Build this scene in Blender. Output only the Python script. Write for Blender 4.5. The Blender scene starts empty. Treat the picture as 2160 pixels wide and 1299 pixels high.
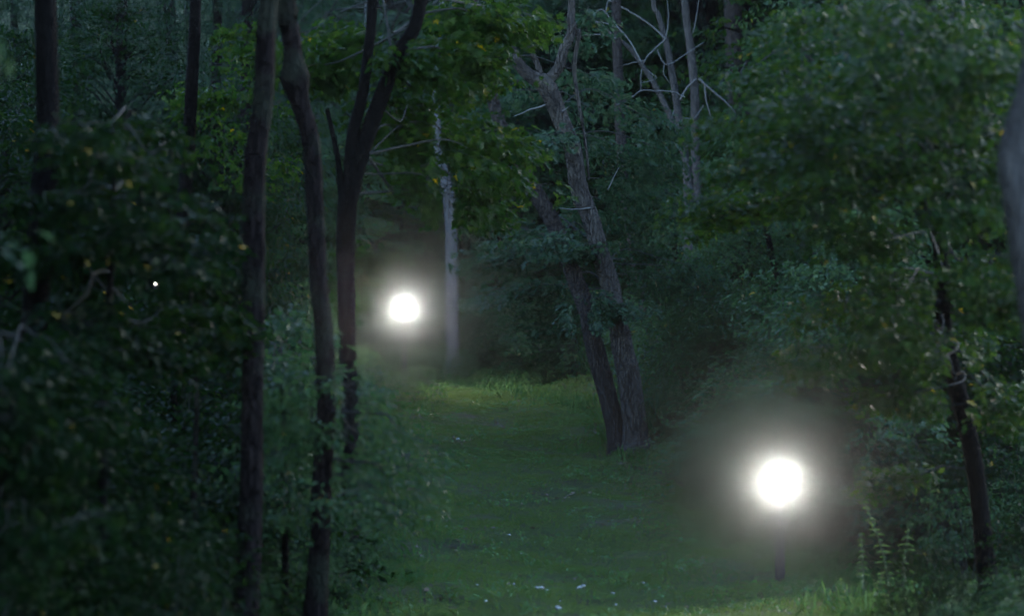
import bpy, math, random
import numpy as np
from mathutils import Vector

random.seed(7)
RS = np.random.RandomState(11)
F = 5081.0            # focal length in pixels of the 2160 px wide frame
CX, CY = 1080.0, 649.5
scene = bpy.context.scene
COL = scene.collection


def P(px, py, Y):
    """picture position + distance -> world point"""
    return np.array([(px - CX) * Y / F, Y, (CY - py) * Y / F])


# ---------------------------------------------------------------- terrain
PY = [-20, 0, 10, 22, 25, 30, 36, 44, 52, 58, 66, 80, 110, 160, 200]
PZ = [-1.5, -1.7, -2.4, -2.81, -2.85, -2.62, -2.2, -1.85, -1.55, -1.25, -0.7, 0.9, 6.5, 23, 36]
CYs = [-20, 16, 22, 25, 30, 36, 44, 52, 58, 66, 200]
CXs = [0.3, 0.7, 0.9, 0.95, 0.6, -0.35, -0.35, -1.25, -2.2, -4, -20]
HWs = [2.4, 2.4, 2.3, 2.25, 2.1, 1.85, 1.85, 1.15, 0.8, 0.3, 0.1]


def path_c(y):
    return np.interp(y, CYs, CXs)


def path_w(y):
    return np.interp(y, CYs, HWs)


def gz(x, y):
    x = np.asarray(x, float); y = np.asarray(y, float)
    z = np.interp(y, PY, PZ)
    d = x - path_c(y)
    w = path_w(y)
    right = np.clip(d - w, 0, None); left = np.clip(-d - w, 0, None)
    z = z + 0.16 * right * right / (right + 1.2) + 0.07 * left * left / (left + 2.0)
    z = z + 0.035 * np.sin(x * 1.7 + y * 0.6) + 0.03 * np.sin(y * 1.3 - x * 0.8 + 1) + 0.015 * np.sin(x * 4.1 + 2) * np.sin(y * 3.3)
    z = z - 0.05 * np.exp(-(d / 0.9) ** 2)
    return z


# ---------------------------------------------------------------- mesh helpers
class MB:
    def __init__(self):
        self.v = []; self.f = []; self.n = 0

    def add(self, verts, faces):
        self.v.append(np.asarray(verts, float)); b = self.n
        self.f.extend([tuple(i + b for i in q) for q in faces]); self.n += len(verts)

    def box(self, c, s, rz=0.0, taper=1.0):
        x, y, z = s[0] / 2, s[1] / 2, s[2] / 2
        v = np.array([[-x, -y, -z], [x, -y, -z], [x, y, -z], [-x, y, -z], [-x * taper, -y * taper, z], [x * taper, -y * taper, z], [x * taper, y * taper, z], [-x * taper, y * taper, z]])
        cr, sr = math.cos(rz), math.sin(rz)
        v = v @ np.array([[cr, sr, 0], [-sr, cr, 0], [0, 0, 1]]) + np.array(c)
        self.add(v, [(0, 3, 2, 1), (4, 5, 6, 7), (0, 1, 5, 4), (1, 2, 6, 5), (2, 3, 7, 6), (3, 0, 4, 7)])

    def lathe(self, prof, seg=24, c=(0, 0, 0)):
        v = []; f = []
        for r, z in prof:
            for k in range(seg):
                a = 2 * math.pi * k / seg
                v.append((c[0] + r * math.cos(a), c[1] + r * math.sin(a), c[2] + z))
        for i in range(len(prof) - 1):
            for k in range(seg):
                k2 = (k + 1) % seg
                f.append((i * seg + k, i * seg + k2, (i + 1) * seg + k2, (i + 1) * seg + k))
        f.append(tuple(reversed(range(seg)))); f.append(tuple(range((len(prof) - 1) * seg, len(prof) * seg)))
        self.add(v, f)

    def tube(self, pts, radii, seg=6, rough=0.0, rs=None, cap=True):
        pts = np.asarray(pts, float); n = len(pts)
        radii = np.asarray(radii, float)
        t = np.gradient(pts, axis=0); t /= np.linalg.norm(t, axis=1)[:, None] + 1e-9
        ref = np.array([0.0, 1.0, 0.0]) if abs(t[:, 1].mean()) < 0.85 else np.array([1.0, 0, 0])
        a = np.cross(t, ref); a /= np.linalg.norm(a, axis=1)[:, None] + 1e-9
        b = np.cross(t, a)
        th = np.arange(seg) * 2 * math.pi / seg
        R = np.repeat(radii[:, None], seg, 1)
        if rough > 0 and rs is not None:
            s = np.concatenate([[0], np.cumsum(np.linalg.norm(np.diff(pts, axis=0), axis=1))])[:, None]
            ph = rs.rand(6) * 6.28
            nz = (np.sin(3 * th + ph[0] + s * 1.1) * 0.4 + np.sin(5 * th + ph[1] - s * 1.9) * 0.35 + np.sin(2 * th + s * 4.3 + ph[2]) * 0.3
                  + np.sin(s * 9 + ph[3] + th) * 0.2 + rs.randn(n, seg) * 0.3)
            R = R * (1 + rough * nz)
        V = pts[:, None, :] + R[:, :, None] * (np.cos(th)[None, :, None] * a[:, None, :] + np.sin(th)[None, :, None] * b[:, None, :])
        f = []
        for i in range(n - 1):
            for k in range(seg):
                k2 = (k + 1) % seg
                f.append((i * seg + k, i * seg + k2, (i + 1) * seg + k2, (i + 1) * seg + k))
        if cap:
            f.append(tuple(range(seg))); f.append(tuple(reversed(range((n - 1) * seg, n * seg))))
        self.add(V.reshape(-1, 3), f)

    def build(self, name, mat, parent=None, smooth=True):
        me = bpy.data.meshes.new(name)
        v = np.concatenate(self.v) if self.v else np.zeros((0, 3))
        me.from_pydata(v.tolist(), [], self.f)
        if smooth:
            me.polygons.foreach_set('use_smooth', [True] * len(me.polygons))
        me.update()
        return link(name, me, mat, parent)


def link(name, me, mat, parent=None):
    me.materials.append(mat)
    o = bpy.data.objects.new(name, me); COL.objects.link(o)
    if parent is not None:
        o.parent = parent
    return o


def tag(o, label=None, cat=None, group=None, kind=None):
    if label: o['label'] = label
    if cat: o['category'] = cat
    if group: o['group'] = group
    if kind: o['kind'] = kind
    return o


def empty(name, loc=(0, 0, 0), rz=0.0):
    o = bpy.data.objects.new(name, None); o.empty_display_size = 0.2
    COL.objects.link(o); o.location = loc; o.rotation_euler = (0, 0, rz)
    return o


def copy_tree(o, parent=None):
    c = o.copy(); COL.objects.link(c)
    if parent is not None: c.parent = parent
    for ch in list(o.children):
        copy_tree(ch, c)
    return c


def smooth_path(pts, step):
    """Catmull-Rom through points, resampled"""
    pts = np.asarray(pts, float)
    if len(pts) < 3:
        n = max(2, int(np.linalg.norm(pts[-1][:3] - pts[0][:3]) / step))
        t = np.linspace(0, 1, n)[:, None]
        return pts[0] * (1 - t) + pts[-1] * t
    q = np.vstack([2 * pts[0] - pts[1], pts, 2 * pts[-1] - pts[-2]])
    out = []
    for i in range(1, len(q) - 2):
        n = max(2, int(np.linalg.norm(q[i + 1][:3] - q[i][:3]) / step))
        t = np.linspace(0, 1, n, endpoint=False)[:, None]
        out.append(0.5 * (2 * q[i] + (q[i + 1] - q[i - 1]) * t + (2 * q[i - 1] - 5 * q[i] + 4 * q[i + 1] - q[i + 2]) * t ** 2
                          + (-q[i - 1] + 3 * q[i] - 3 * q[i + 1] + q[i + 2]) * t ** 3))
    out.append(q[-2][None])
    return np.vstack(out)


# ---------------------------------------------------------------- leaves
def half_leaf(outline, fold=0.25, droop=0.18):
    """outline: (x>0, y) points between base (0,0) and tip (0,1)"""
    V = [(0, 0, 0)]
    for x, y in outline: V.append((x, y, x * fold - droop * y * y))
    V.append((0, 1, -droop))
    for x, y in reversed(outline): V.append((-x, y, x * fold - droop * y * y))
    k = len(outline)
    f1 = tuple(range(0, k + 2)); f2 = tuple([0] + list(range(k + 1, 2 * k + 2)))
    return np.array(V), [f1, f2]


T_OVAL = half_leaf([(0.26, 0.32), (0.22, 0.68)])
T_NARROW = half_leaf([(0.13, 0.3), (0.10, 0.7)], 0.2, 0.35)
T_OAK = half_leaf([(0.13, 0.12), (0.10, 0.24), (0.30, 0.36), (0.14, 0.46), (0.34, 0.62), (0.15, 0.70), (0.20, 0.88)])
T_MAPLE = half_leaf([(0.34, 0.02), (0.22, 0.26), (0.55, 0.52), (0.20, 0.56), (0.22, 0.76)])


class Leaves:
    def __init__(self):
        self.p = []; self.f = []; self.u = []; self.s = []

    def add(self, p, f, u, s):
        self.p.append(p); self.f.append(f); self.u.append(u); self.s.append(s)

    def node_cluster(self, rs, c, out, n, size, spread, upn=None):
        """n leaves round each twig end; c (m,3), out (m,3)"""
        m = len(c)
        pos = np.repeat(c, n, 0) + rs.randn(m * n, 3) * np.array([spread, spread, spread * 0.45])
        ang = rs.rand(m * n) * 6.28
        f = np.repeat(out, n, 0) * 0.9 + np.stack([np.cos(ang), np.sin(ang), rs.randn(m * n) * 0.25 - 0.35], 1)
        u = rs.randn(m * n, 3) * 0.42 + np.array([0, 0, 1.0])
        s = size * (0.65 + 0.6 * rs.rand(m * n))
        self.add(pos, f, u, s)

    def spray(self, rs, c, d, R, n, size, droop=0.35, thick=0.10):
        """flattened layered spray of leaves round c, growing along d"""
        nn = max(3, n // 5)
        a = rs.rand(nn) * 6.28; r = np.sqrt(rs.rand(nn)) * R
        d = np.array([d[0], d[1], 0.0]); L = np.linalg.norm(d) + 1e-6; d = d / L
        e = np.array([-d[1], d[0], 0])
        loc = r * np.cos(a); lat = r * np.sin(a) * 0.75
        z = -droop * ((loc + R) / (2 * R)) ** 2 * R + rs.randn(nn) * thick * R
        c2 = c + loc[:, None] * d + lat[:, None] * e
        c2[:, 2] += z
        out = c2 - (c - d * R); out /= np.linalg.norm(out, axis=1)[:, None] + 1e-6
        self.node_cluster(rs, c2, out, 5, size, size * 0.75)
        return c2

    def cull(self, spots):
        """leave natural gaps where the lamps shine through"""
        for k in range(len(self.p)):
            p = self.p[k]; keep = np.ones(len(p), bool); lim = 0.55 + 0.75 * np.modf(np.abs(p[:, 0] * 61.7 + p[:, 2] * 37.3))[0]
            y = np.maximum(p[:, 1], 0.5)
            px = CX + p[:, 0] / y * F; py = CY - p[:, 2] / y * F
            for (sx, sy, rx, ry, D) in spots:
                keep &= ~((((px - sx) / rx) ** 2 + ((py - sy) / ry) ** 2 < (lim if rx < 200 and rx > 15 else 1)) & (p[:, 1] < D) & (p[:, 1] > 0))
            self.p[k] = p[keep]; self.f[k] = self.f[k][keep]; self.u[k] = self.u[k][keep]; self.s[k] = self.s[k][keep]

    def mesh(self, name, tmpl):
        p = np.concatenate(self.p); f = np.concatenate(self.f); u = np.concatenate(self.u); s = np.concatenate(self.s)
        f = f / (np.linalg.norm(f, axis=1)[:, None] + 1e-9)
        r = np.cross(f, u); r /= np.linalg.norm(r, axis=1)[:, None] + 1e-9
        u = np.cross(r, f)
        V, faces = tmpl
        N = len(p); k = len(V)
        W = p[:, None, :] + s[:, None, None] * (V[None, :, 0, None] * r[:, None, :] + V[None, :, 1, None] * f[:, None, :] + V[None, :, 2, None] * u[:, None, :])
        me = bpy.data.meshes.new(name)
        me.vertices.add(N * k); me.vertices.foreach_set('co', W.reshape(-1).astype(np.float32))
        lens = [len(q) for q in faces]
        loops = np.concatenate([np.array(q) for q in faces])
        LI = (np.arange(N)[:, None] * k + loops[None, :]).reshape(-1)
        tot = np.tile(np.array(lens), N)
        start = np.concatenate([[0], np.cumsum(tot)[:-1]])
        me.loops.add(len(LI)); me.loops.foreach_set('vertex_index', LI.astype(np.int32))
        me.polygons.add(len(tot)); me.polygons.foreach_set('loop_start', start.astype(np.int32))
        me.polygons.foreach_set('loop_total', tot.astype(np.int32))
        me.update(calc_edges=True)
        return me


# ---------------------------------------------------------------- materials
def newmat(name):
    m = bpy.data.materials.new(name); m.use_nodes = True
    nt = m.node_tree; nt.nodes.clear()
    return m, nt, nt.nodes, nt.links


def ramp(nodes, stops):
    r = nodes.new('ShaderNodeValToRGB')
    while len(r.color_ramp.elements) < len(stops): r.color_ramp.elements.new(0.5)
    for e, (p, c) in zip(r.color_ramp.elements, stops):
        e.position = p; e.color = (*c, 1)
    return r


def leaf_mat(name, dark, mid, light, accent=None, amount=0.02, trans=0.42, rough=0.5, spec=0.18):
    m, nt, N, L = newmat(name)
    out = N.new('ShaderNodeOutputMaterial')
    geo = N.new('ShaderNodeNewGeometry'); tc = N.new('ShaderNodeTexCoord')
    nz = N.new('ShaderNodeTexNoise'); nz.inputs['Scale'].default_value = 0.9; nz.inputs['Detail'].default_value = 2
    L.new(geo.outputs['Position'], nz.inputs['Vector'])
    mx = N.new('ShaderNodeMath'); mx.operation = 'MULTIPLY_ADD'; mx.inputs[1].default_value = 0.55
    L.new(geo.outputs['Random Per Island'], mx.inputs[0])
    m2 = N.new('ShaderNodeMath'); m2.operation = 'MULTIPLY'; m2.inputs[1].default_value = 0.5
    L.new(nz.outputs['Fac'], m2.inputs[0]); L.new(m2.outputs[0], mx.inputs[2])
    rp = ramp(N, [(0.12, dark), (0.5, mid), (0.95, light)])
    L.new(mx.outputs[0], rp.inputs[0]); col = rp.outputs[0]
    if accent:
        w = N.new('ShaderNodeTexWhiteNoise'); w.noise_dimensions = '1D'; L.new(geo.outputs['Random Per Island'], w.inputs['W'])
        g = N.new('ShaderNodeMath'); g.operation = 'GREATER_THAN'; g.inputs[1].default_value = 1 - amount
        L.new(w.outputs['Value'], g.inputs[0])
        mc = N.new('ShaderNodeMix'); mc.data_type = 'RGBA'
        L.new(g.outputs[0], mc.inputs['Factor']); L.new(col, mc.inputs['A']); mc.inputs['B'].default_value = (*accent, 1)
        col = mc.outputs['Result']
    bs = N.new('ShaderNodeBsdfPrincipled'); bs.inputs['Roughness'].default_value = rough
    bs.inputs['Specular IOR Level'].default_value = spec
    L.new(col, bs.inputs['Base Color'])
    tr = N.new('ShaderNodeBsdfTranslucent')
    hs = N.new('ShaderNodeHueSaturation'); hs.inputs['Saturation'].default_value = 1.15; hs.inputs['Value'].default_value = 1.5; hs.inputs['Hue'].default_value = 0.485
    L.new(col, hs.inputs['Color']); L.new(hs.outputs[0], tr.inputs['Color'])
    mix = N.new('ShaderNodeMixShader'); mix.inputs[0].default_value = trans
    L.new(bs.outputs[0], mix.inputs[1]); L.new(tr.outputs[0], mix.inputs[2]); L.new(mix.outputs[0], out.inputs['Surface'])
    return m


def bark_mat(name, c1, c2, scale=9.0, bump=0.6, patch=None):
    m, nt, N, L = newmat(name)
    out = N.new('ShaderNodeOutputMaterial'); bs = N.new('ShaderNodeBsdfPrincipled')
    geo = N.new('ShaderNodeNewGeometry')
    mp = N.new('ShaderNodeMapping'); mp.inputs['Scale'].default_value = (1, 1, 0.22)
    L.new(geo.outputs['Position'], mp.inputs['Vector'])
    n1 = N.new('ShaderNodeTexNoise'); n1.inputs['Scale'].default_value = scale * 3; n1.inputs['Detail'].default_value = 6; n1.inputs['Roughness'].default_value = 0.65
    L.new(mp.outputs[0], n1.inputs['Vector'])
    v = N.new('ShaderNodeTexVoronoi'); v.feature = 'DISTANCE_TO_EDGE'; v.inputs['Scale'].default_value = scale * 3.2
    L.new(mp.outputs[0], v.inputs['Vector'])
    n2 = N.new('ShaderNodeTexNoise'); n2.inputs['Scale'].default_value = 2.2; n2.inputs['Detail'].default_value = 4
    L.new(geo.outputs['Position'], n2.inputs['Vector'])
    rp = ramp(N, [(0.3, c1), (0.7, c2)]); L.new(n1.outputs['Fac'], rp.inputs[0])
    col = rp.outputs[0]
    mc = N.new('ShaderNodeMix'); mc.data_type = 'RGBA'; mc.blend_type = 'MULTIPLY'
    rv = ramp(N, [(0.0, (0.35, 0.35, 0.35)), (0.12, (1, 1, 1))]); L.new(v.outputs['Distance'], rv.inputs[0])
    mc.inputs['Factor'].default_value = 0.7; L.new(col, mc.inputs['A']); L.new(rv.outputs[0], mc.inputs['B']); col = mc.outputs['Result']
    if patch:
        r2 = ramp(N, [(0.5, (0, 0, 0)), (0.62, (1, 1, 1))]); L.new(n2.outputs['Fac'], r2.inputs[0])
        mp2 = N.new('ShaderNodeMix'); mp2.data_type = 'RGBA'; L.new(r2.outputs[0], mp2.inputs['Factor'])
        L.new(col, mp2.inputs['A']); mp2.inputs['B'].default_value = (*patch, 1); col = mp2.outputs['Result']
    L.new(col, bs.inputs['Base Color']); bs.inputs['Roughness'].default_value = 0.95; bs.inputs['Specular IOR Level'].default_value = 0.05
    ad = N.new('ShaderNodeMath'); ad.operation = 'ADD'; L.new(n1.outputs['Fac'], ad.inputs[0]); L.new(rv.outputs[0], ad.inputs[1])
    bp = N.new('ShaderNodeBump'); bp.inputs['Strength'].default_value = bump; bp.inputs['Distance'].default_value = 0.035
    L.new(ad.outputs[0], bp.inputs['Height']); L.new(bp.outputs[0], bs.inputs['Normal'])
    L.new(bs.outputs[0], out.inputs['Surface'])
    return m


def plain_mat(name, col, rough=0.7, metal=0.0, nscale=30, var=0.35):
    m, nt, N, L = newmat(name)
    out = N.new('ShaderNodeOutputMaterial'); bs = N.new('ShaderNodeBsdfPrincipled')
    geo = N.new('ShaderNodeNewGeometry'); n1 = N.new('ShaderNodeTexNoise'); n1.inputs['Scale'].default_value = nscale
    L.new(geo.outputs['Position'], n1.inputs['Vector'])
    rp = ramp(N, [(0.3, tuple(c * (1 - var) for c in col)), (0.7, col)]); L.new(n1.outputs['Fac'], rp.inputs[0])
    L.new(rp.outputs[0], bs.inputs['Base Color']); bs.inputs['Roughness'].default_value = rough; bs.inputs['Metallic'].default_value = metal
    L.new(bs.outputs[0], out.inputs['Surface'])
    return m


def emit_mat(name, col, strength):
    m, nt, N, L = newmat(name)
    out = N.new('ShaderNodeOutputMaterial'); e = N.new('ShaderNodeEmission')
    e.inputs['Color'].default_value = (*col, 1); e.inputs['Strength'].default_value = strength
    L.new(e.outputs[0], out.inputs['Surface'])
    m.cycles.emission_sampling = 'NONE'      # the lamp's own light object does the lighting
    return m


LW1, LW2 = 46.0, 140.0
M = {}
M['maple'] = leaf_mat('maple_leaf', (0.011, 0.029, 0.008), (0.022, 0.050, 0.012), (0.055, 0.086, 0.020), (0.24, 0.19, 0.03), 0.006, spec=0.11)
M['oak'] = leaf_mat('oak_leaf', (0.0202, 0.0433, 0.0246), (0.0325, 0.0636, 0.0325), (0.0615, 0.0939, 0.0448), None, 0)
M['shrub'] = leaf_mat('shrub_leaf', (0.0202, 0.0477, 0.0202), (0.0361, 0.0758, 0.0303), (0.0723, 0.1193, 0.047), (0.22, 0.18, 0.05), 0.003)
M['under'] = leaf_mat('shaded_undergrowth_leaf', (0.003, 0.0101, 0.0035), (0.0066, 0.0192, 0.0056), (0.0182, 0.0355, 0.0086), (0.28, 0.20, 0.05), 0.004, spec=0.07)  # leaf colour darkened to stand for the shade of the left wood
M['darkened'] = leaf_mat('darkened_leaf', (0.005, 0.014, 0.007), (0.011, 0.028, 0.012), (0.022, 0.048, 0.018), None, 0, 0.25)  # dark leaf colour carries the shade of the black woods
M['ash'] = leaf_mat('ash_leaf', (0.034, 0.0723, 0.034), (0.0553, 0.102, 0.0425), (0.0935, 0.1445, 0.0595), (0.2, 0.2, 0.04), 0.01)
M['weed'] = leaf_mat('weed_leaf', (0.08, 0.144, 0.048), (0.128, 0.208, 0.064), (0.208, 0.288, 0.096))
M['grass'] = leaf_mat('grass_blade', (0.088, 0.145, 0.042), (0.148, 0.228, 0.068), (0.24, 0.31, 0.12), (0.20, 0.17, 0.09), 0.02, 0.35)
M['clover'] = leaf_mat('ground_herb', (0.06, 0.14, 0.045), (0.10, 0.20, 0.065), (0.15, 0.27, 0.09), None, 0, 0.3)
M['litter'] = leaf_mat('dead_leaf', (0.05, 0.032, 0.020), (0.11, 0.072, 0.045), (0.24, 0.19, 0.14), None, 0, 0.15)
M['bark_near'] = bark_mat('near_bark', (0.0075, 0.0056, 0.0056), (0.031, 0.0216, 0.0207), 8, 1.0, (0.030, 0.030, 0.022))
M['bark_dark'] = bark_mat('dark_bark', (0.0042, 0.0034, 0.0034), (0.0134, 0.0105, 0.0097), 8, 0.6)
M['bark_oak'] = bark_mat('shaggy_bark', (0.0231, 0.0196, 0.0185), (0.1214, 0.1011, 0.0925), 7, 1.0, (0.10, 0.085, 0.075))
M['bark_twin'] = bark_mat('twin_bark', (0.022, 0.018, 0.018), (0.08, 0.065, 0.060), 7, 0.9)
M['bark_pale'] = bark_mat('pale_bark', (0.0845, 0.0845, 0.091), (0.1755, 0.1755, 0.182), 5, 0.3)
M['bark_grey'] = bark_mat('grey_bark', (0.0448, 0.0397, 0.0384), (0.1088, 0.096, 0.0928), 7, 0.4)
M['twig'] = plain_mat('twig_bark', (0.02, 0.0168, 0.014), 0.9)
M['dead_twig'] = plain_mat('dead_twig', (0.1658, 0.156, 0.156), 0.85)
M['stem'] = plain_mat('green_stem', (0.10, 0.13, 0.05), 0.7)
M['post'] = plain_mat('dark_post_wood', (0.0175, 0.015, 0.015), 0.75, 0, 60)
M['metal'] = plain_mat('lamp_metal', (0.05, 0.05, 0.05), 0.45, 0.6, 40)
M['pale'] = plain_mat('white_scrap', (0.5, 0.49, 0.47), 0.7, 0, 90, 0.2)
M['stone'] = plain_mat('pale_stone', (0.45, 0.44, 0.43), 0.85, 0, 25, 0.5)
M['lamp'] = emit_mat('lamp_glow', (1.0, 0.93, 0.84), 1.0)
M['lamp_far'] = emit_mat('far_lamp_glow', (1.0, 0.95, 0.85), 1.5)


def ground_mat():
    m, nt, N, L = newmat('forest_soil')
    out = N.new('ShaderNodeOutputMaterial'); bs = N.new('ShaderNodeBsdfPrincipled')
    geo = N.new('ShaderNodeNewGeometry')
    n1 = N.new('ShaderNodeTexNoise'); n1.inputs['Scale'].default_value = 1.1; n1.inputs['Detail'].default_value = 8; n1.inputs['Roughness'].default_value = 0.6
    n2 = N.new('ShaderNodeTexNoise'); n2.inputs['Scale'].default_value = 35; n2.inputs['Detail'].default_value = 5
    L.new(geo.outputs['Position'], n1.inputs['Vector']); L.new(geo.outputs['Position'], n2.inputs['Vector'])
    r1 = ramp(N, [(0.35, (0.045, 0.036, 0.027)), (0.5, (0.045, 0.065, 0.022)), (0.7, (0.075, 0.068, 0.042))])
    L.new(n1.outputs['Fac'], r1.inputs[0])
    r2 = ramp(N, [(0.3, (0.45, 0.45, 0.45)), (0.7, (1.4, 1.4, 1.4))]); L.new(n2.outputs['Fac'], r2.inputs[0])
    mc = N.new('ShaderNodeMix'); mc.data_type = 'RGBA'; mc.blend_type = 'MULTIPLY'; mc.inputs['Factor'].default_value = 1
    L.new(r1.outputs[0], mc.inputs['A']); L.new(r2.outputs[0], mc.inputs['B']); L.new(mc.outputs['Result'], bs.inputs['Base Color'])
    bs.inputs['Roughness'].default_value = 0.95; bs.inputs['Specular IOR Level'].default_value = 0.1
    bp = N.new('ShaderNodeBump'); bp.inputs['Distance'].default_value = 0.04; L.new(n2.outputs['Fac'], bp.inputs['Height']); L.new(bp.outputs[0], bs.inputs['Normal'])
    L.new(bs.outputs[0], out.inputs['Surface'])
    return m


M['ground'] = ground_mat()

# ---------------------------------------------------------------- ground
xs = np.concatenate([np.linspace(-90, -12, 40, endpoint=False), np.linspace(-12, 12, 140, endpoint=False), np.linspace(12, 90, 40)])
ys = np.concatenate([np.linspace(-30, 14, 30, endpoint=False), np.linspace(14, 66, 260, endpoint=False), np.linspace(66, 200, 60)])
X, Y = np.meshgrid(xs, ys)
Z = gz(X, Y)
nx, ny = len(xs), len(ys)
g = MB()
i, j = np.meshgrid(np.arange(nx - 1), np.arange(ny - 1))
q = (j * nx + i).reshape(-1)
g.add(np.stack([X, Y, Z], -1).reshape(-1, 3), np.stack([q, q + 1, q + nx + 1, q + nx], 1).tolist())
tag(g.build('ground', M['ground']), kind='structure')

# ---------------------------------------------------------------- grass (stuff)
def scatter(n, ylo, yhi, margin, rs, fade=0.5):
    # even over the picture-facing area; more where it is seen larger is not needed
    y = ylo + (yhi - ylo) * rs.rand(n)
    w = path_w(y) + margin
    x = path_c(y) + (rs.rand(n) * 2 - 1) * w
    edge = np.clip((np.abs(x - path_c(y)) - (path_w(y) - 0.2)) / (margin + 0.2), 0, 1)
    keep = rs.rand(n) > edge * fade
    return x[keep], y[keep]


def lownoise(x, y, s, ph=0.0):
    return (np.sin(x * s * 1.3 + ph) * np.sin(y * s * 0.9 + 1.3 + ph) + np.sin(x * s * 2.9 + y * s * 1.7 + ph) * 0.5 + np.sin(y * s * 2.3 - x * s * 0.7 + 2 * ph) * 0.5) / 2


SOIL = [(-0.56, 27.6, 0.32, 0.5), (0.65, 32.3, 0.45, 1.0), (2.0, 34.6, 0.9, 1.2), (1.7, 36.2, 0.8, 1.0), (3.4, 31.5, 1.0, 2.0), (-1.6, 24, 0.5, 0.6), (0.5, 22.0, 0.25, 0.3), (1.2, 29.5, 0.5, 0.5), (-0.9, 38, 0.35, 0.8), (0.4, 25.3, 0.3, 0.35), (-0.2, 42, 0.3, 0.9), (1.5, 23.4, 0.35, 0.25)]


def grass(n, ylo, yhi, margin, h, w, rs, name, label):
    x, y = scatter(n, ylo, yhi, margin, rs)
    # bare and worn patches
    bare = lownoise(x, y, 0.9, 0.4) + 0.5 * lownoise(x, y, 3.1, 2.0)
    soil = np.zeros(len(x))
    for (bx, by, br, bs) in SOIL: soil = np.maximum(soil, 1.25 - np.hypot((x - bx) / br, (y - by) / bs))
    k = rs.rand(len(x)) > np.clip(np.maximum((bare - 0.42) * 2.4, soil), 0, 0.93)
    x = x[k]; y = y[k]; N_ = len(x)
    p = np.stack([x, y, gz(x, y) - 0.005], 1)
    a = rs.rand(N_) * 6.28; lean = np.abs(rs.randn(N_)) * 0.55
    f = np.stack([np.cos(a) * lean, np.sin(a) * lean, np.ones(N_)], 1)
    b = rs.rand(N_) * 6.28
    u = np.stack([np.cos(b), np.sin(b), np.zeros(N_)], 1)
    tuft = 0.75 + 0.5 * np.clip(lownoise(x, y, 2.3, 1.0) + 0.3, -0.4, 1)
    s = h * (0.5 + 0.7 * rs.rand(N_)) * tuft
    lv = Leaves(); lv.add(p, f, u, s)
    V = np.array([(-w, 0, 0), (w, 0, 0), (w * 0.7, 0.6, -0.10), (0, 1, -0.35), (-w * 0.7, 0.6, -0.10)])
    me = lv.mesh(name, (V, [(0, 1, 2, 3, 4)]))
    return tag(link(name, me, M['grass']), label, 'grass', None, 'stuff')


def herbs(n, ylo, yhi, margin, size, rs, name, label):
    x, y = scatter(n, ylo, yhi, margin, rs, 0.0)
    d = lownoise(x, y, 1.7, 5.0) + 0.4 * lownoise(x, y, 5, 1)
    k = rs.rand(len(x)) < np.clip(d * 1.6 + 0.25, 0.05, 1)
    x = x[k]; y = y[k]
    c = np.stack([x, y, gz(x, y) + 0.03 + rs.rand(len(x)) * 0.07], 1)
    lv = Leaves(); lv.node_cluster(rs, c, np.zeros_like(c), 5, size, size * 0.6)
    me = lv.mesh(name, T_OVAL)
    return tag(link(name, me, M['clover']), label, 'ground cover', None, 'stuff')


grass(520000, 19.5, 62, 2.6, 0.060, 0.050, np.random.RandomState(1), 'grass', 'short green grass covering the mown woodland trail')
herbs(16000, 19.5, 60, 3.2, 0.036, np.random.RandomState(2), 'ground_cover', 'low broad leaved herbs growing among the trail grass')
def litter(n, rs):
    x, y = scatter(n, 20, 58, 3.5, rs, 0.0)
    d = np.abs(x - path_c(y)) / path_w(y)
    w = np.clip(d - 0.45, 0.03, 1)
    for (bx, by, br, bs) in SOIL: w = np.maximum(w, np.clip(1.4 - np.hypot((x - bx) / br, (y - by) / bs), 0, 1))
    k = rs.rand(len(x)) < w; x = x[k]; y = y[k]; m = len(x)
    a = rs.rand(m) * 6.28
    lv = Leaves(); lv.add(np.stack([x, y, gz(x, y) + 0.012 + 0.02 * rs.rand(m)], 1), np.stack([np.cos(a), np.sin(a), rs.randn(m) * 0.2], 1), rs.randn(m, 3) * 0.35 + [0, 0, 1], 0.05 + 0.05 * rs.rand(m))
    tag(link('leaf_litter', lv.mesh('leaf_litter', T_OVAL), M['litter']), 'brown fallen leaves lying along the trail edges and bare soil', 'leaf litter', None, 'stuff')


litter(9000, np.random.RandomState(8))
# rougher grass along the verges and at the far end of the trail
def tall_grass(n, rs):
    y = 20 + 40 * rs.rand(n); e = rs.randn(n) * 0.45
    sd = np.where(rs.rand(n) < 0.5, -1, 1); far = np.clip((y - 42) / 10, 0, 1)
    x = path_c(y) + sd * (path_w(y) + 0.3 + e) * (1 - far * rs.rand(n))
    k = rs.rand(n) < np.clip(lownoise(x, y, 1.9, 3) + 0.3, 0, 1); x = x[k]; y = y[k]
    p = np.stack([x, y, gz(x, y)], 1); m = len(x)
    a = rs.rand(m) * 6.28; ln = np.abs(rs.randn(m)) * 0.5
    lv = Leaves(); lv.add(p, np.stack([np.cos(a) * ln, np.sin(a) * ln, np.ones(m)], 1), rs.randn(m, 3) * [1, 1, 0.05], 0.08 + 0.16 * rs.rand(m) ** 2)
    w = 0.03
    V = np.array([(-w, 0, 0), (w, 0, 0), (w * 0.7, 0.6, -0.1), (0, 1, -0.35), (-w * 0.7, 0.6, -0.1)])
    tag(link('tall_grass', lv.mesh('tall_grass', (V, [(0, 1, 2, 3, 4)])), M['clover']), 'rough taller grass along the verges and far end of the trail', 'grass', None, 'stuff')


tall_grass(45000, np.random.RandomState(3))

# ---------------------------------------------------------------- generic canopy / sapling / shrub meshes
LAMPS = [(1642, 1015, 62, 105, 25), (853, 648, 78, 84, 48), (328, 598, 22, 20, 43)]


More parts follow.
